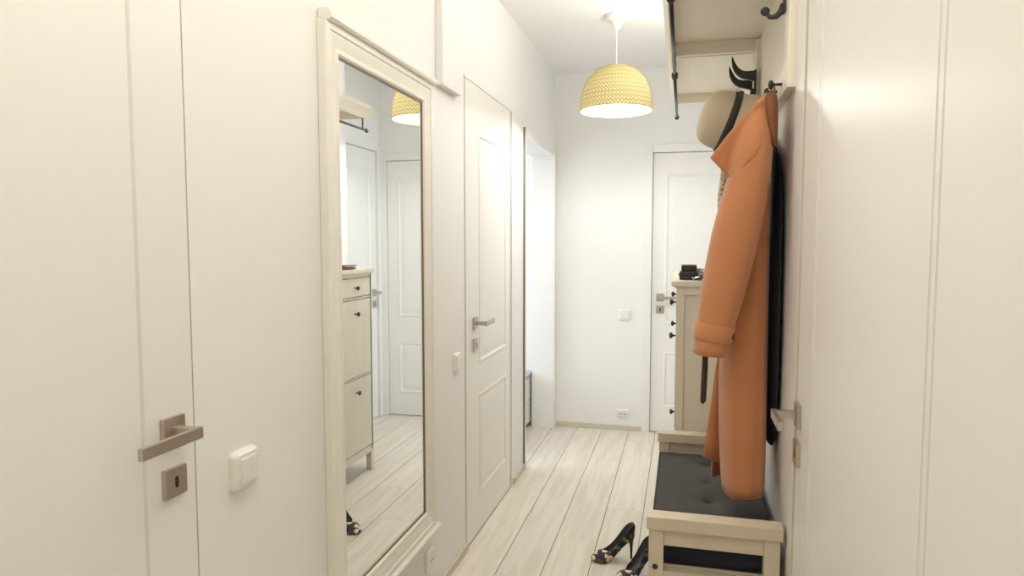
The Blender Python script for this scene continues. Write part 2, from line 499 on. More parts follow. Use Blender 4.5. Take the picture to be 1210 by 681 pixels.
# low drawer unit seen through the doorway
t = thing('drawer_unit', 'low white drawer unit with grey top through the open doorway', 'cabinet', (-1.3, 4.5, 0))
b = MB(); b.box(-1.55, -1.095, 4.15, 4.87, .03, .372, .002); b.box(-1.5, -1.12, 4.17, 4.87, 0, .03); b.build('carcass', M['cabinet_white'], t)
b = MB(); b.box(-1.56, -1.07, 4.14, 4.872, .372, .402, .002); b.build('top', M['counter'], t)
for z0, z1 in ((.038, .200), (.206, .366)):
    b = MB(); b.box(-1.095, -1.077, 4.155, 4.865, z0, z1, .002); b.build('drawer', M['cabinet_white'], t)

# ------------------------------------------------------------------ wall mirror
def moulded_frame(b, T, u0, u1, z0, z1, prof):
    rings = []
    for dd, h in prof:
        rings.append([T(u0 + dd, h, z0 + dd), T(u1 - dd, h, z0 + dd), T(u1 - dd, h, z1 - dd), T(u0 + dd, h, z1 - dd)])
    vs = [[b.bm.verts.new(p) for p in r] for r in rings]
    for a, c in zip(vs, vs[1:]):
        for i in range(4):
            j = (i + 1) % 4
            b.face([a[i], a[j], c[j], c[i]])
MY0, MY1, MZ0, MZ1 = 1.584, 2.345, .300, 1.935
M['edge_shade'] = mat('mirror_edge_shade', (.20, .15, .10), .5)
t = thing('wall_mirror', 'tall mirror in a wide cream moulded frame on the left wall', 'mirror', (XL, (MY0 + MY1) / 2, MZ0))
b = MB()
moulded_frame(b, TL, MY0, MY1, MZ0, MZ1, [(0, .001), (0, .023), (.004, .0265), (.022, .0265), (.026, .023), (.032, .023), (.060, .019), (.065, .0205), (.072, .0205), (.077, .016), (.079, .008)])
b.build('frame', M['frame'], t)
b = MB()
moulded_frame(b, TL, MY0, MY1, MZ0, MZ1, [(.0775, .0135), (.0835, .0135), (.0835, .0085)])
b.build('glass_edge_shade', M['edge_shade'], t)  # brown strip painting the dark reflected gap at the glass edge
b = MB(TL); b.box(MY0 + .002, MY1 - .002, .001, .006, MZ0 + .002, MZ1 - .002); b.build('backing', M['frame'], t)
TG = lambda u, w, z: (XL + w - .003 * (u - 1.97), u, z)
b = MB(TG); b.box(MY0 + .074, MY1 - .074, .007, .0115, MZ0 + .074, MZ1 - .074); b.build('mirror_glass', M['mirror'], t)
b = MB(TL)
def ledge(z, s):
    poly = [(.002, z), (.034, z), (.039, z + .006 * s), (.039, z + .016 * s), (.031, z + .026 * s), (.027, z + .030 * s), (.002, z + .030 * s)]
    A = [b.v(MY0 + .004, w, q) for w, q in poly]; B = [b.v(MY1 + .012, w, q) for w, q in poly]
    b.face(A[::-1]); b.face(B)
    for i in range(len(poly)):
        j = (i + 1) % len(poly); b.face([A[i], A[j], B[j], B[i]])
ledge(MZ1 - .004, 1)

b.build('cornice', M['frame'], t)
b = MB(TL); ledge(MZ0 + .004, -1); b.build('bottom_rail', M['frame'], t)

# ------------------------------------------------------------------ switches and sockets
def rounded(u0, u1, z0, z1, r, n=5):
    pts = []
    for cx, cz, a in ((u1 - r, z1 - r, 0), (u0 + r, z1 - r, 90), (u0 + r, z0 + r, 180), (u1 - r, z0 + r, 270)):
        for k in range(n + 1):
            an = R(a + 90 * k / n); pts.append((cx + r * math.cos(an), cz + r * math.sin(an)))
    return pts
def plate(b, u, z, w=.082, h=.082, d=.012, r=.012, w0=0, hollow=0.0):
    rings = []
    for off, hh in ((0, 0), (0, d * .45), (.002, d * .75), (.007, d)):
        rings.append([(p, w0 + hh, q) for p, q in rounded(u - w / 2 + off, u + w / 2 - off, z - h / 2 + off, z + h / 2 - off, r)])
    b.loft(rings, True, True, True, smooth=False)
def switch(T, u, z, label, n=2, w=.082, d=.014, group=None, inner=.052):
    t = thing('light_switch', label, 'switch', T(u, 0, z))
    b = MB(T); plate(b, u, z, w, w, d); b.build('cover_plate', M['plate'], t)
    s = inner / n
    for k in range(n):
        a = u - inner / 2 + k * s
        b = MB(T)
        v = b.box(a + .0004, a + s - .0004, d - .002, d + .004, z - inner / 2, z + inner / 2, .0012)
        b.build('rocker', M['plate'], t)
    return t
switch(TL, 1.236, .885, 'white double rocker light switch beside the nearest left door', 2, .083, .018)
switch(TL, 2.655, .866, 'small white light switch on the wall between mirror and panelled door', 1, .078, .012)
switch(TB, -.397, .842, 'white light switch on the end wall beside the white door', 1, .082, .012)

def socket(T, u, z, label, n=1, w=.08):
    t = thing('power_socket', label, 'socket', T(u, 0, z))
    b = MB(T); plate(b, u, z, w, .08 if n == 1 else .062, .013); b.build('cover_plate', M['plate'], t)
    for k in range(n):
        c = u + (k - (n - 1) / 2) * .034
        r = .020 if n == 1 else .014
        b = MB(T)
        ring = lambda rr, hh: [(c + rr * math.cos(2 * PI * i / 20), hh, z + rr * math.sin(2 * PI * i / 20)) for i in range(20)]
        b.loft([ring(r + .003, .0128), ring(r + .003, .0150), ring(r, .0150), ring(r * .96, .0134)], True, False, True)
        f = b.build('outlet', M['plate'] if n == 1 else M['plate'], t)
        b = MB(T)
        for dx in (-.0065, .0065) if n == 1 else (-.004, .004):
            rr = .0032 if n == 1 else .0036
            b.loft([[(c + dx + rr * math.cos(2 * PI * i / 10), hh, z + rr * math.sin(2 * PI * i / 10)) for i in range(10)] for hh in (.0132, .0142)], True, True, True)
        b.build('pin_holes', M['black'], f)
    return t
socket(TL, 2.328, .170, 'single white socket low on the left wall under the mirror', 1)
socket(TB, -.401, .122, 'white double socket low on the end wall', 2, .082)

# ------------------------------------------------------------------ pendant lamp
PX, PY = -.360, 3.706
t = thing('pendant_lamp', 'domed woven bamboo pendant lamp glowing under the ceiling', 'lamp', (PX, PY, ZC))
b = MB()
b.lathe([(.010, -.001), (.060, -.001), (.062, -.006), (.060, -.022), (.054, -.028), (.034, -.034), (.030, -.045), (.020, -.066), (.010, -.074), (.004, -.078)], (PX, PY, ZC), n=32)
b.build('ceiling_rose', M['cord'], t)
b = MB(); b.tube([(PX, PY, ZC - .07), (PX, PY, 2.285)], .0032, 8); b.build('cord', M['cord'], t)
b = MB(); b.lathe([(.014, 0), (.022, -.004), (.022, -.05), (.018, -.055)], (PX, PY, 2.285), n=20); b.build('lamp_holder', M['cord'], t)
shp = [(0, .062), (.06, .100), (.16, .128), (.28, .151), (.42, .170), (.58, .182), (.76, .188), (.92, .190), (1.0, .189)]
ZT, ZB_ = 2.292, 2.067
def shade_r(k): return interp(shp, k)[0]
b = MB()
NS, NSEG = 62, 18
for dirn in (1, -1):
    for s in range(NS):
        A, B = [], []
        for j in range(NSEG + 1):
            k = j / NSEG
            ang = 2 * PI * s / NS + dirn * (1.15 * k)
            r = shade_r(k) + .0012 * dirn * math.cos(j * PI) + .001
            z = ZT + (ZB_ - ZT) * (k ** 1.0)
            hw = .0032 / max(r, .05)
            A.append(b.v(PX + r * math.cos(ang - hw), PY + r * math.sin(ang - hw), z))
            B.append(b.v(PX + r * math.cos(ang + hw), PY + r * math.sin(ang + hw), z))
        for j in range(NSEG): b.face([A[j], B[j], B[j + 1], A[j + 1]])
for k in [i / 10 for i in range(11)]:
    r = shade_r(k); z = ZT + (ZB_ - ZT) * k
    hh = .0022 if 0 < k < 1 else .004
    b.loft([[(PX + (r + dr) * math.cos(2 * PI * i / 48), PY + (r + dr) * math.sin(2 * PI * i / 48), z + dz) for i in range(48)] for dr, dz in ((0, -hh), (.002, 0), (0, hh), (-.001, 0), (0, -hh))], True, False, False)
sh = b.build('lamp_shade', M['bamboo'], t, recalc=False)
b = MB()
b.loft([[(PX + (shade_r(k) - .004) * math.cos(2 * PI * i / 48), PY + (shade_r(k) - .004) * math.sin(2 * PI * i / 48), ZT + (ZB_ - ZT) * k) for i in range(48)] for k in [j / 14 for j in range(15)]], True, True, False)
b.build('shade_lining', M['bamboo_lining'], sh)
b = MB()
b.lathe([(.010, 0), (.014, -.012), (.026, -.034), (.031, -.052), (.026, -.072), (.012, -.083), (.002, -.085)], (PX, PY, 2.232), n=20)
b.build('light_bulb', M['bulb'], t)

# ------------------------------------------------------------------ bench
BX0, BX1, BY0, BY1 = -.080, .2565, 1.760, 2.610
t = thing('hall_bench', 'cream-stained wooden bench with raised end rails along the right wall', 'bench', ((BX0 + BX1) / 2, (BY0 + BY1) / 2, 0))
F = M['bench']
for (y0, y1) in ((BY0, BY0 + .052), (BY1 - .052, BY1)):
    b = MB(); b.box(BX0, BX1, y0, y1, .616, .650, .003); b.build('armrest', F, t)
for x0 in (BX0 + .006, BX1 - .044):
    for y0 in (BY0 + .006, BY1 - .044):
        b = MB(); b.box(x0, x0 + .038, y0, y0 + .038, .001, .616, .002); lg = b.build('leg', F, t)
        if x0 < 0 and y0 < 2:
            b = MB(); b.lathe([(.0075, 0), (.0075, .002), (.005, .004), (.001, .005)], (x0 + .017, y0, .515), (0, -1, 0), 16); b.build('bolt_cap', M['iron'], lg)
for y0 in (BY0 + .012, BY1 - .034):
    b = MB(); b.box(BX0 + .044, BX1 - .044, y0, y0 + .022, .572, .616, .0015); b.build('end_rail', F, t)
    b = MB(); b.box(BX0 + .044, BX1 - .044, y0 - .002, y0 + .026, .420, .503, .002); b.build('seat_rail', F, t)
    b = MB(); b.box(BX0 + .044, BX1 - .044, y0, y0 + .022, .10, .14, .0015); b.build('stretcher', F, t)
for x0 in (BX0 + .010, BX1 - .034):
    b = MB(); b.box(x0, x0 + .024, BY0 + .044, BY1 - .044, .425, .500, .0015); b.build('side_rail', F, t)
    b = MB(); b.box(x0, x0 + .024, BY0 + .044, BY1 - .044, .10, .14, .0015); b.build('stretcher', F, t)
b = MB(); b.box(BX0 + .012, BX1 - .012, BY0 + .040, BY1 - .040, .492, .508, .002); b.build('seat_board', F, t)
for k in range(5):
    x0 = BX0 + .04 + k * .055
    b = MB(); b.box(x0, x0 + .04, BY0 + .02, BY1 - .02, .140, .152, .0015); b.build('shelf_slat', F, t)

# cushion with tufts
t = thing('bench_cushion', 'dark grey buttoned cushion on the hall bench', 'cushion', (.085, 2.185, .509))
CX0, CX1, CY0, CY1, CZ0, CZ1 = -.070, .250, 1.806, 2.562, .509, .583
tufts = [(.092, 1.93 + .175 * k) for k in range(4)]
b = MB()
NX, NY = 26, 60
def chgt(x, y):
    ex = min(x - CX0, CX1 - x); ey = min(y - CY0, CY1 - y)
    e = min(ex, ey)
    z = CZ1 - .010 * math.exp(-e / .010)
    for tx, ty in tufts:
        dd = math.hypot(x - tx, (y - ty))
        z -= .020 * math.exp(-(dd / .014) ** 2) + .007 * math.exp(-(dd / .05) ** 2)
    z += .002 * noise.noise((x * 14, y * 9, 0))
    return z
top = [[b.v(CX0 + (CX1 - CX0) * i / NX, CY0 + (CY1 - CY0) * j / NY, 0) for j in range(NY + 1)] for i in range(NX + 1)]
for r_ in top:
    for v in r_: v.co.z = chgt(v.co.x, v.co.y)
for i in range(NX):
    for j in range(NY): b.face([top[i][j], top[i + 1][j], top[i + 1][j + 1], top[i][j + 1]], 0, True)
edge = [top[i][0] for i in range(NX + 1)] + [top[NX][j] for j in range(1, NY + 1)] + [top[i][NY] for i in range(NX - 1, -1, -1)] + [top[0][j] for j in range(NY - 1, 0, -1)]
low = [b.v(v.co.x, v.co.y, CZ0) for v in edge]
mid = []
for v in edge:
    dx = .004 if v.co.x > CX1 - .001 else (-.004 if v.co.x < CX0 + .001 else 0); dy = .003 if v.co.y > CY1 - .001 else (-.003 if v.co.y < CY0 + .001 else 0)
    mid.append(b.v(v.co.x + dx, v.co.y + dy, (CZ0 + CZ1) / 2))
n = len(edge)
for i in range(n):
    j = (i + 1) % n
    b.face([edge[i], edge[j], mid[j], mid[i]], 1, True); b.face([mid[i], mid[j], low[j], low[i]], 1, True)
b.face(low[::-1])
pip = [tuple(v.co) for v in edge]
b.build('cushion_pad', [M['cushion'], M['navy']], t)
b = MB(); b.tube([(x, y, z + .0005) for x, y, z in pip] + [pip[0]], .003, 6); b.build('piping', M['piping'], t)
for tx, ty in tufts:
    b = MB(); b.lathe([(.001, -.004), (.010, -.003), (.011, 0), (.008, .004), (.001, .006)], (tx, ty, chgt(tx, ty) + .001), n=14); b.build('tuft_button', M['piping'], t)

# ------------------------------------------------------------------ shoe cabinet
F = M['furn']
SX0, SX1, SZ = -.022, .258, 1.208
def knob(p, y, z, x):
    b = MB(); b.lathe([(.004, 0), (.004, .010), (.0065, .013), (.0125, .018), (.0135, .022), (.010, .027), (.002, .029)], (x, y, z), (-1, 0, 0), 18)
    for f in b.bm.faces: f.smooth = True
    b.build('knob', M['knob'], p)
def shoe_cabinet(SY0, SY1, label):
    t = thing('shoe_cabinet', label, 'cabinet', ((SX0 + SX1) / 2, (SY0 + SY1) / 2, 0), 'slim shoe cabinets standing side by side')
    b = MB(); b.box(SX0 - .020, SX1 + .004, SY0 - .009, SY1 + .009, SZ - .020, SZ, .003)
    b.box(SX0 - .010, SX1, SY0 - .004, SY1 + .004, SZ - .026, SZ - .0195, .002); b.build('top', F, t)
    for y0, y1, s in ((SY0, SY0 + .02, 1), (SY1 - .02, SY1, -1)):
        b = MB()
        p0, p1 = (y0 + .008, y1) if s > 0 else (y0, y1 - .008)
        b.box(SX0, SX1, p0, p1, .14, SZ - .026)
        for x0, x1 in ((SX0, SX0 + .032), (SX1 - .032, SX1)): b.box(x0, x1, y0, y1, .13, SZ - .026, .0015)
        b.box(SX0 + .032, SX1 - .032, y0, y1, SZ - .055, SZ - .026, .0015)
        b.box(SX0 + .032, SX1 - .032, y0, y1, .14, .19, .0015)
        b.build('side_panel', F, t)
    for x0 in (SX0, SX1 - .034):
        for y0 in (SY0, SY1 - .034):
            b = MB(); b.box(x0, x0 + .034, y0, y0 + .034, .001, .131, .0015); b.build('leg', F, t)
    b = MB(); b.box(SX0 + .016, SX1, SY0 + .02, SY1 - .02, .13, SZ - .027); b.box(SX0, SX0 + .02, SY0 + .034, SY1 - .034, .115, .150, .0015)
    b.box(SX0, SX0 + .02, SY0 + .02, SY1 - .02, .150, .158, .001); b.box(SX0, SX0 + .02, SY0 + .02, SY1 - .02, 1.164, SZ - .027, .001)
    b.build('carcass', F, t)
    fy0, fy1 = SY0 + .0225, SY1 - .0225
    for nm, z0, z1, kz in (('drawer', 1.056, 1.160, 1.105), ('flap_door', .602, 1.036, .958), ('flap_door', .163, .584, .509)):
        b = MB(); b.box(SX0 - .001, SX0 + .015, fy0, fy1, z0, z1, .0025); dr = b.build(nm, F, t)
        knob(dr, (SY0 + SY1) / 2, kz, SX0 - .001)
    for z0 in (1.042, .590):
        b = MB(); b.box(SX0, SX0 + .02, SY0 + .02, SY1 - .02, z0, z0 + .008, .001); b.build('divider_rail', F, t)
shoe_cabinet(2.800, 3.232, 'nearer slim shoe cabinet, black leather case on top, next to the bench')
shoe_cabinet(3.252, 3.682, 'farther slim shoe cabinet with brown gloves on top, shown in the mirror')

# things on the cabinet
t = thing('leather_case', 'small black leather case with raised lid on the nearer cabinet top', 'case', (.028, 2.94, SZ))
b = MB(); b.box(-.012, .064, 2.895, 2.99, SZ + .001, SZ + .036, .006); b.build('case_body', M['leather'], t)
b = MB(); b.box(-.005, .058, 2.900, 2.985, SZ + .036, SZ + .062, .006); b.build('lid', M['leather'], t)
b = MB(); b.box(.064, .088, 2.93, 2.955, SZ + .002, SZ + .020, .004); b.build('strap_end', M['leather'], t)
b = MB(); b.lathe([(.007, 0), (.007, .004), (.002, .006)], (-.012, 2.94, SZ + .020), (-1, 0, 0), 12); b.build('clasp', M['silver'], t)
t = thing('sunglasses', 'folded dark sunglasses in front of the black case', 'sunglasses', (.065, 2.865, SZ))
for k, yy in enumerate((2.842, 2.894)):
    b = MB(); b.lathe([(.001, .0), (.018, .001), (.024, .003), (.024, .006), (.018, .008), (.001, .008)], (.070 + .004 * k, yy, SZ + .0125), (-.25, -.35, .9), 18); b.build('lens', M['lens'], t)
b = MB(); b.tube([(.040, 2.852, SZ + .014), (.045, 2.835, SZ + .010), (.060, 2.830, SZ + .006), (.10, 2.842, SZ + .004)], .0022, 8)
b.tube([(.048, 2.852, SZ + .006), (.04, 2.872, SZ + .004), (.045, 2.920, SZ + .004), (.09, 2.922, SZ + .004)], .0022, 8)
b.build('temple', M['silver'], t)
t = thing('glove_pair', 'folded brown leather gloves on the cabinet top seen in the mirror', 'gloves', (.06, 3.50, SZ))
for k, (z0, yo) in enumerate(((.001, 0), (.0145, .014))):
    b = MB()
    rings = []
    for j in range(9):
        s = j / 8; y = 3.37 + yo + .225 * s; w = .045 * math.sin(PI * (.12 + .80 * s)) + .012; h = .013 - .004 * s
        rings.append([(.055 + w * math.cos(2 * PI * i / 14), y, SZ + z0 + h / 2 + (h / 2) * math.sin(2 * PI * i / 14) + .0008 * math.sin(9 * s + i)) for i in range(14)])
    b.loft(rings); b.build('glove', M['brown'], t)

# ------------------------------------------------------------------ hat racks
def hook_upper(x0, z0, y, b):
    poly = [(0, 0), (-.035, -.001), (-.050, .003), (-.062, .013), (-.071, .027), (-.079, .044), (-.085, .058),
            (-.086, .040), (-.083, .018), (-.076, .000), (-.064, -.015), (-.048, -.026), (-.024, -.032), (0, -.040)]
    b.prism([(x0 + a, z0 + c) for a, c in poly], y - .008, y + .008, 'xz', bev=.0025)
def hook_lower(x0, z0, y, b):
    pts = [(x0 - .002, y, z0 + .012), (x0 - .008, y, z0 - .006), (x0 - .020, y, z0 - .017), (x0 - .034, y, z0 - .018), (x0 - .046, y, z0 - .006)]
    b.tube(pts, [.009, .009, .0075, .006, .005], 10)
    bmesh.ops.create_uvsphere(b.bm, u_segments=14, v_segments=10, radius=.0115, matrix=Matrix.Translation((x0 - .047, y, z0 - .002)))
def hat_rack(y0, y1, label, pegs=()):
    t = thing('hat_rack', label, 'hat rack', (.258, (y0 + y1) / 2, 1.755))
    xf, xb = .246, XR - .0005
    z0, z1 = 1.755, 2.09
    b = MB()
    b.box(xb - .008, xb, y0 + .01, y1 - .01, z0 + .01, 2.12)
    b.build('back_panel', M['rack'], t)
    for a in (y0, y1 - .062):
        b = MB(); b.box(xf, xb, a, a + .062, z0, 2.10, .0025); b.build('stile', M['rack'], t)
    b = MB(); b.box(xf + .001, xb, y0 + .062, y1 - .062, z0, z0 + .062, .0025); b.build('lower_rail', M['rack'], t)
    # shelf: board and the aprons that hang below it
    b = MB(); b.box(-.075, xb, y0 + .001, y1 - .001, 2.112, 2.135, .003); b.build('shelf_board', M['rack'], t)
    for a in (y0 + .002, y1 - .026):
        b = MB(); b.box(-.040, xf, a, a + .022, 2.066, 2.112, .002); b.build('shelf_apron', M['rack'], t)
    b = MB()
    prof = [(-.040, 2.062), (-.056, 2.062), (-.060, 2.072), (-.062, 2.085), (-.070, 2.098), (-.074, 2.112), (-.040, 2.112)]
    b.prism(prof, y0 + .002, y1 - .002, 'xz'); b.build('front_moulding', M['rack'], t)
    # rod
    xr, zr = -.041, 2.000
    b = MB(); b.tube([(xr, y0 + .014, zr), (xr, y1 - .012, zr)], .0062, 12)
    for yy in (y0 + .014, y1 - .012): bmesh.ops.create_uvsphere(b.bm, u_segments=14, v_segments=10, radius=.0125, matrix=Matrix.Translation((xr, yy, zr)))
    for f in b.bm.faces: f.smooth = True
    rd = b.build('hat_rail', M['iron'], t)
    for yy in (y0 + .05, y1 - .06):
        b = MB(); b.tube([(xr, yy, zr), (xr, yy, 2.065)], .0045, 8); b.build('rail_post', M['iron'], rd)
    for k, yy in enumerate((y0 + .062, y1 - .075)):
        near = yy < 2
        dz = .066 if near else .008
        b = MB()
        hook_upper(xf, 1.975 + dz, yy, b)
        b.box(xf - .007, xf - .0002, yy - .012, yy + .012, 1.955 if near else 1.845, 1.978 + dz, .002)
        hk = b.build('coat_hook', M['iron'], t)
        b = MB(); hook_lower(xf - .003, 1.965 if near else 1.905, yy, b)
        for f in b.bm.faces: f.smooth = True
        b.build('lower_arm', M['iron'], hk)
    for (yy, zz) in pegs:
        b = MB(); b.lathe([(.0045, 0), (.0035, .018), (.004, .022), (.0115, .025), (.0125, .029), (.009, .034), (.001, .036)], (xf + .002, yy, zz), (-1, 0, 0), 16)
        for f in b.bm.faces: f.smooth = True
        b.build('peg', M['iron'], t)
    return t
hat_rack(1.842, 2.705, 'nearer cream hat rack with black hooks, camel coat hanging from it', pegs=((1.945, 1.784), (2.04, 1.784), (2.30, 1.784)))
hat_rack(2.713, 3.620, 'farther cream hat rack above the tall shoe cabinet')

# ------------------------------------------------------------------ camel coat
t = thing('trench_coat', 'camel wool trench coat hanging by its loop from a rack peg', 'coat', (.16, 2.0, 1.76))
# body: z, x-left, x-right, y-near, y-far
body = [(1.765, .205, .226, 1.945, 2.01), (1.74, .178, .230, 1.930, 2.04), (1.69, .152, .232, 1.92, 2.08), (1.62, .135, .233, 1.915, 2.12), (1.55, .126, .233, 1.912, 2.14),
        (1.40, .124, .234, 1.915, 2.15), (1.30, .120, .235, 1.920, 2.15), (1.20, .116, .236, 1.920, 2.15), (1.08, .110, .237, 1.920, 2.15), (.95, .108, .238, 1.915, 2.15), (.85, .110, .238, 1.91, 2.15), (.75, .115, .238, 1.905, 2.15), (.672, .121, .237, 1.900, 2.15)]
b = MB(); rings = []
NR = 64
for j in range(40):
    z = 1.765 + (.672 - 1.765) * j / 39
    xl, xr, yn, yf = interp(body, z)
    cx, cy, hx, hy = (xl + xr) / 2, (yn + yf) / 2, (xr - xl) / 2, (yf - yn) / 2
    ring = []
    for i in range(NR):
        a = 2 * PI * i / NR
        c, s = math.cos(a), math.sin(a)
        x = math.copysign(abs(c) ** .75, c); y = math.copysign(abs(s) ** .85, s)
        k = min(1, max(0, 1.7 - z) * 1.3)
        fold = (.0055 * math.sin(4 * a + .5 * z + .4) + .0025 * math.sin(9 * a - 1.3 * z)) * k
        px, py = cx + hx * x, cy + hy * y
        py += fold * (-s) * 1.2
        px += fold * c * .2
        zz = z
        if j >= 38: zz = z - .012 * max(0, -c) * (j - 37) / 2 + .006 * s
        ring.append((px, py, zz))
    rings.append(ring)
b.loft(rings, True, True, False)
bd = b.build('coat_body', M['coat'], t, smooth=True)
m_ = bd.modifiers.new('solid', 'SOLIDIFY'); m_.thickness = .005; m_.offset = -1
def sheet(name, rows, mat_, parent, thick=.006, lev=1):
    b = MB(); b.loft(rows, False); return sub(b.build(name, mat_, parent, recalc=False), lev, thick)
def resample(pts, n):
    out = []
    L = [0]
    for p, q in zip(pts, pts[1:]): L.append(L[-1] + math.dist(p, q))
    for i in range(n):
        d = L[-1] * i / (n - 1)
        for k in range(len(pts) - 1):
            if d <= L[k + 1] + 1e-9:
                f = (d - L[k]) / max(1e-9, L[k + 1] - L[k]); out.append(tuple(a + (c - a) * f for a, c in zip(pts[k], pts[k + 1]))); break
    return out
# loose front panel hanging open on the corridor side, with its facing below
rows = []
for z, xl, xr, y in ((1.10, .122, .142, 2.04), (1.03, .103, .128, 2.04), (.95, .094, .126, 2.04), (.86, .084, .126, 2.04), (.79, .075, .127, 2.04), (.735, .067, .127, 2.04)):
    rows.append([(xl + (xr - xl) * k / 8, y - .010 * math.sin(PI * k / 8) + .02 * (k / 8), z - (.024 * k / 8 if z < .74 else 0)) for k in range(9)])
sheet('front_panel', rows, M['coat'], t, .005, 0)
rows = []
for z in (.80, .72, .660):
    rows.append([(.096 + .030 * k / 4, 2.085 + .008 * k, z) for k in range(5)])
sheet('inner_facing', rows, M['coat'], t, .005, 0)
# sleeve: z, x-left, x-right (seen from the door end), y-centre, half depth
slv = [(1.745, .190, .224, 1.945, .02), (1.70, .160, .226, 1.925, .05), (1.65, .140, .226, 1.91, .066), (1.607, .125, .223, 1.902, .074), (1.55, .115, .219, 1.896, .078), (1.472, .094, .209, 1.89, .078), (1.392, .074, .196, 1.886, .074), (1.312, .060, .179, 1.882, .070),
       (1.22, .046, .157, 1.880, .066), (1.138, .038, .134, 1.880, .062), (1.067, .031, .116, 1.880, .058)]
def sleeve_ring(z, grow=0.0, tilt=0.0, n=40):
    xl, xr, yc, hy = interp(slv, z)
    cx, hx = (xl + xr) / 2, (xr - xl) / 2
    out = []
    for i in range(n):
        a = 2 * PI * i / n; c, s = math.cos(a), math.sin(a)
        x = math.copysign(abs(c) ** .9, c); y = math.copysign(abs(s) ** .9, s)
        wr = .0022 * math.sin(13 * z + 2 * a) + .0018 * math.sin(31 * z + a * 3) * (1 if z < 1.3 else .4)
        out.append((cx + (hx + grow) * x, yc + (hy + grow + wr) * y, z - tilt * x))
    return out
b = MB(); b.loft([sleeve_ring(1.745 + (1.067 - 1.745) * j / 36, 0, .004 * j / 36) for j in range(37)], True, True, False)
slo = b.build('sleeve', M['coat'], t, smooth=True)
m_ = slo.modifiers.new('solid', 'SOLIDIFY'); m_.thickness = .005; m_.offset = -1
b = MB(); b.loft([sleeve_ring(1.150, -.001, .004), sleeve_ring(1.1495, .003, .004), sleeve_ring(1.148, .0038, .004), sleeve_ring(1.109, .0046, .009), sleeve_ring(1.107, .004, .009), sleeve_ring(1.106, -.001, .009)], True, False, False)
st = b.build('cuff_strap', M['coat'], t)
b = MB(); b.lathe([(.009, 0), (.009, .003), (.006, .005), (.001, .0045)], (.127, 1.848, 1.122), (.75, -.66, 0), 16); b.build('button', M['button'], st)
# the big collar whose point juts out towards the corridor
outl = resample([(.210, 1.742), (.197, 1.737), (.174, 1.722), (.146, 1.689), (.111, 1.650), (.066, 1.588)], 22)
inl = resample([(.216, 1.690), (.210, 1.655), (.194, 1.618), (.170, 1.580), (.143, 1.552), (.116, 1.536)], 22)
def sleeve_front(x, z):
    xl, xr, yc, hy = interp(slv, z)
    cx, hx = (xl + xr) / 2, (xr - xl) / 2
    u = max(-1, min(1, (x - cx) / hx))
    return yc - hy * math.sqrt(max(0, 1 - u * u)) ** .9
rows = []
for k in range(11):
    f = k / 10
    row = []
    for q, ((a, c), (d, e)) in enumerate(zip(outl, inl)):
        x = a + (d - a) * f; z = c + (e - c) * f
        # the lower corner runs straight from the point back to the sleeve
        yy = min(sleeve_front(x, z), 1.885) + .0042 * f ** 3 - .003 * math.sin(PI * f) * (1 - q / 30) - .013 * (1 - f) ** 2
        row.append((x, yy, z))
    rows.append(row)
sheet('collar', rows, M['coat'], t, .006, 0)
rows = []
for z, x0, x1, y in ((1.748, .204, .220, 1.885), (1.738, .200, .224, 1.868), (1.715, .200, .225, 1.858), (1.675, .207, .226, 1.858), (1.645, .213, .226, 1.862), (1.612, .219, .226, 1.868)):
    rows.append([(x0 + (x1 - x0) * k / 6, y - .012 * math.sin(PI * k / 6), z) for k in range(7)])
sheet('collar_stand', rows, M['coat_dark'], t, .007, 0)
b = MB(); b.tube([(.232, 1.955, 1.765), (.226, 1.95, 1.790), (.222, 1.96, 1.776), (.222, 1.975, 1.758)], .003, 8); b.build('hanging_loop', M['coat'], t)
# belt end dangling under the cuff
rows = [[(x, 1.915 + dy, z) for x, dy in ((.0545 + o, 0), (.061 + o, -.004), (.0675 + o, 0))] for z, o in ((1.11, .004), (1.02, .003), (.95, .001), (.93, 0))]
rows.append([(.056, 1.915, .925), (.061, 1.912, .921), (.0675, 1.915, .932)])
sheet('belt', rows, M['belt'], t, .005, 0)
# dark jacket hanging flat against the wall behind the coat
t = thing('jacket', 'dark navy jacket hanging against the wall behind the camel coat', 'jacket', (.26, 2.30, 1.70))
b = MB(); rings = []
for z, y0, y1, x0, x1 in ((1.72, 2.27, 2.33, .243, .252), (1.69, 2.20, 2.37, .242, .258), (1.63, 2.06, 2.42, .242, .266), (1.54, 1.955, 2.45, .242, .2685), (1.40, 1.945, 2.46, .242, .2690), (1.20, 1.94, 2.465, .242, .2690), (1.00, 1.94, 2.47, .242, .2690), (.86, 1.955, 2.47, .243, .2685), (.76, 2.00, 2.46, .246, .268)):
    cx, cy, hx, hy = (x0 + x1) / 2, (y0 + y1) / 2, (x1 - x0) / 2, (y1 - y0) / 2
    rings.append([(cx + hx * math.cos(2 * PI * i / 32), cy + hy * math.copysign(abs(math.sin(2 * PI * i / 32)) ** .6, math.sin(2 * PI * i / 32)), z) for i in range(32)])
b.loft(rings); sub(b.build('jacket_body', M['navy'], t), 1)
b = MB(); b.tube([(.248, 2.285, 1.715), (.236, 2.285, 1.79), (.236, 2.315, 1.79), (.248, 2.315, 1.715)], .0025, 8); b.build('hanging_loop', M['navy'], t)

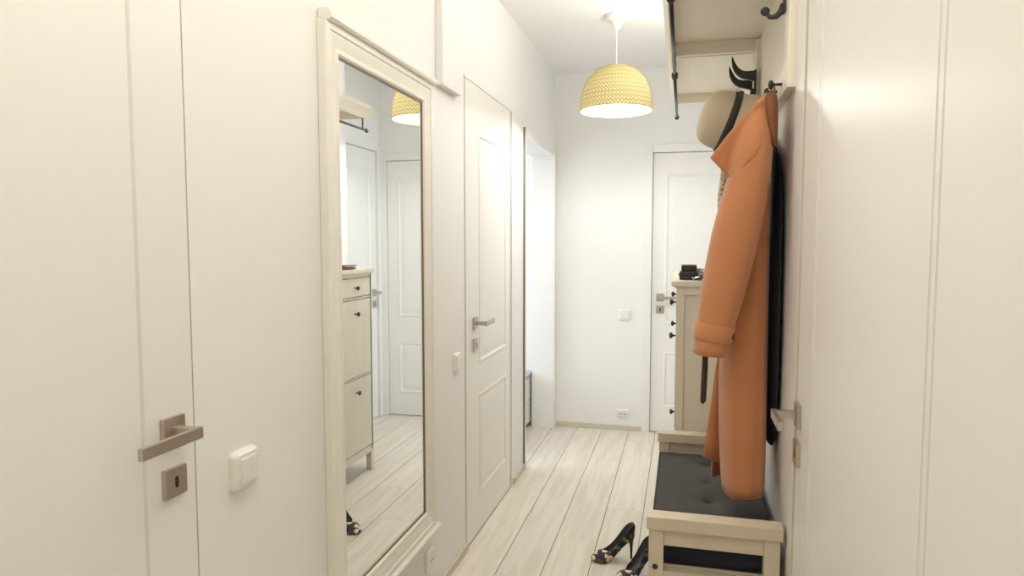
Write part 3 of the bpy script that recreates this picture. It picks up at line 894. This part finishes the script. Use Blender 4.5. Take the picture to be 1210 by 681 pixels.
# ------------------------------------------------------------------ hat
t = thing('felt_hat', 'beige felt hat with black ribbon hung on the rack hook', 'hat', (.18, 2.40, 1.76))
HC = Vector((.147, 2.43, 1.768)); AX = Vector((-.93, -.10, .33)).normalized()
b = MB()
b.lathe([(.098, -.004), (.0985, .01), (.098, .035), (.094, .06), (.083, .082), (.062, .096), (.034, .102), (.002, .103)], HC, AX, 40, cap0=False)
sub(b.build('crown', M['felt'], t), 1, .003, -1)
b = MB(); b.lathe([(.0975, -.005), (.1015, -.004), (.1020, .018), (.0980, .020)], HC, AX, 40, cap0=False, cap1=False)
b.build('ribbon_band', M['band'], t, smooth=True)
b = MB(); b.lathe([(.0985, -.003), (.102, -.016), (.108, -.038), (.113, -.058)], HC, AX, 40, cap0=False, cap1=False)
sub(b.build('brim', M['felt'], t), 1, .003, 0)

# narrow speckled scarf hanging behind the coat
t = thing('scarf', 'narrow speckled beige scarf hanging behind the coat', 'scarf', (.15, 2.63, 1.66))
b = MB(); rows = []
path = [(.192, 1.902), (.178, 1.86), (.160, 1.78), (.149, 1.70), (.142, 1.62), (.139, 1.54), (.137, 1.46), (.137, 1.38), (.139, 1.30)]
for j in range(25):
    s = j / 24 * (len(path) - 1); i = min(int(s), len(path) - 2); k = s - i
    x = path[i][0] + (path[i + 1][0] - path[i][0]) * k; z = path[i][1] + (path[i + 1][1] - path[i][1]) * k
    w = .016 + .003 * math.sin(j * .9)
    rows.append([(x + w * math.cos(2 * PI * q / 12), 2.612 + .022 * math.sin(2 * PI * q / 12) + .004 * math.sin(j), z) for q in range(12)])
b.loft(rows); sub(b.build('scarf_strand', M['scarf'], t), 1)
b = MB(); rows = []
for j in range(13):
    z = 1.902 - .60 * j / 12; x = .19 + .012 * math.sin(j / 12 * PI) - .02 * j / 12
    rows.append([(x + .014 * math.cos(2 * PI * q / 12), 2.642 + .02 * math.sin(2 * PI * q / 12), z) for q in range(12)])
b.loft(rows); sub(b.build('scarf_strand', M['scarf'], t), 1)

# ------------------------------------------------------------------ high heels
SHOE_IN = 1
def shoe(label, loc, rotz, group):
    t = thing('high_heel_shoe', label, 'shoe', (0, 0, 0), group)
    L = .185
    zb_t = [(0, .012), (.08, .007), (.2, .004), (.32, .005), (.45, .018), (.6, .045), (.75, .074), (.88, .093), (1, .102)]
    w_t = [(0, .006), (.03, .016), (.08, .024), (.16, .032), (.28, .038), (.40, .034), (.55, .027), (.70, .025), (.85, .027), (.94, .023), (.985, .014), (1, .006)]
    h_t = [(0, .010), (.05, .020), (.12, .030), (.22, .040), (.30, .044), (.38, .036), (.5, .034), (.65, .040), (.8, .050), (.92, .056), (1, .058)]
    c_t = [(0, 1), (.26, 1), (.34, .55), (.42, .05), (.5, 0), (1, 0)]
    K = 22; NST = 34
    rows = []
    for j in range(NST + 1):
        s = j / NST
        zb = interp(zb_t, s)[0]; w = interp(w_t, s)[0]; h = interp(h_t, s)[0]; c = interp(c_t, s)[0]
        row = []
        for i in range(K + 1):
            q = -1 + 2 * i / K; sg = 1 if q >= 0 else -1; a = abs(q)
            if a <= .36:
                y = w * .92 * (a / .36); z = zb
            else:
                u = (a - .36) / .64
                yo = w * (1 + .10 * math.sin(PI * u) - .18 * u)
                yc = w * math.cos(u * PI / 2) * (1 + .12 * math.sin(PI * u))
                y = (1 - c) * yo + c * yc
                z = zb + h * ((1 - c) * u + c * math.sin(u * PI / 2))
            lean = .012 * (s > .9) * ((z - zb) / .058)
            row.append((s * L + (.004 * math.sin((z - zb) / .058 * PI) if s > .97 else 0) , sg * y, z))
        rows.append(row)
    b = MB(); b.loft(rows, False)
    # close the heel counter
    up = sub(b.build('upper', [M['floral'], M['insole']], t), 1, .0022, 1)
    up.modifiers['solid'].material_offset = SHOE_IN
    up.modifiers['solid'].material_offset_rim = 0
    b = MB(); rows = []
    for j in range(8, NST + 1):
        s = j / NST; zb = interp(zb_t, s)[0]; w = interp(w_t, s)[0] * .90
        rows.append([(s * L - (.003 if j == NST else 0), w * k / 3, zb + .0035) for k in range(-3, 4)])
    b.loft(rows, False); sub(b.build('insole', M['insole'], t), 0, .002)
    b = MB(); rows = []
    for j in range(NST + 1):
        s = j / NST; zb = interp(zb_t, s)[0]; w = interp(w_t, s)[0] * .93
        rows.append([(s * L, w * k / 3, zb - .0018) for k in range(-3, 4)])
    b.loft(rows, False); sub(b.build('sole', M['shoe_black'], t), 0, .003)
    b = MB(); rings = []
    for z, x, rx, ry in ((.098, .168, .018, .020), (.088, .171, .0135, .015), (.072, .1735, .0085, .0095), (.050, .1745, .0060, .0066), (.02, .1750, .0048, .0050), (.0, .1752, .0046, .0048)):
        rings.append([(x + rx * math.cos(2 * PI * i / 16), ry * math.sin(2 * PI * i / 16), z) for i in range(16)])
    b.loft(rings); b.build('heel', M['shoe_black'], t)
    t.location = loc; t.rotation_euler = (0, 0, rotz)
    return t
shoe('navy floral high heel standing clear of the bench, seen from its side', (-.358, 2.815, .0), R(20), 'pair of floral high heels')
shoe('navy floral high heel half hidden behind the bench leg', (-.238, 2.640, .0), R(42), 'pair of floral high heels')

# ------------------------------------------------------------------ light
def area(name, loc, rot, size, size_y, power, col):
    l = bpy.data.lights.new(name, 'AREA'); l.shape = 'RECTANGLE'; l.size = size; l.size_y = size_y
    l.energy = power; l.color = col
    o = bpy.data.objects.new(name, l); COL.objects.link(o); o.location = loc; o.rotation_euler = rot
    return o
area('window_daylight', (-3.05, 3.9, 1.2), (0, R(-90), 0), 1.4, 1.6, 30, (.88, .95, 1.0))
def lamp(name, loc, size, power, col):
    l = bpy.data.lights.new(name, 'POINT'); l.shadow_soft_size = size; l.energy = power; l.color = col
    o = bpy.data.objects.new(name, l); COL.objects.link(o); o.location = loc
WARM = (1, .91, .75)
area('ceiling_fill', (-.27, 1.25, ZC - .02), (0, 0, 0), .3, 2.4, 5.5, (1, .945, .84))  # added fill under the ceiling to even out the walls, not a fitting
area('near_fill_up', (-.27, .80, 2.12), (PI, 0, 0), .35, .9, 5.0, (1, .93, .79))  # added unseen fill aimed upwards, bounces off the near ceiling
area('rack_fill_up', (.09, 2.95, 2.17), (PI, 0, 0), .18, 1.25, 8, (1, .99, .97))  # added fill above the shelf to brighten the ceiling, no lamp there
lamp('ceiling_lamp', (-.33, .50, 2.27), .12, 2.6, WARM)
lamp('ceiling_lamp', (-.33, -.7, 2.27), .2, 3.0, WARM)
lamp('pendant_glow', (PX, PY, 2.12), .04, 18, (.94, .97, 1.0))

w = bpy.data.worlds.new('sky'); S.world = w; w.use_nodes = True
w.node_tree.nodes['Background'].inputs[0].default_value = (.75, .85, 1, 1); w.node_tree.nodes['Background'].inputs[1].default_value = .6

# ------------------------------------------------------------------ camera
cam = bpy.data.cameras.new('camera'); cam.sensor_width = 36; cam.lens = 800 / 1210 * 36; cam.clip_start = .02
co = bpy.data.objects.new('camera', cam); COL.objects.link(co)
co.location = (0, 0, 1.37); co.rotation_euler = (R(90 - 3.98), 0, R(14.14))
S.camera = co
S.view_settings.view_transform = 'Standard'; S.view_settings.look = 'None'
S.view_settings.exposure = 0.35; S.view_settings.gamma = 1; S.view_settings.use_curve_mapping = False
S.cycles.use_denoising = True
S.cycles.max_bounces = 12; S.cycles.diffuse_bounces = 8; S.cycles.glossy_bounces = 5
S.cycles.sample_clamp_indirect = 6
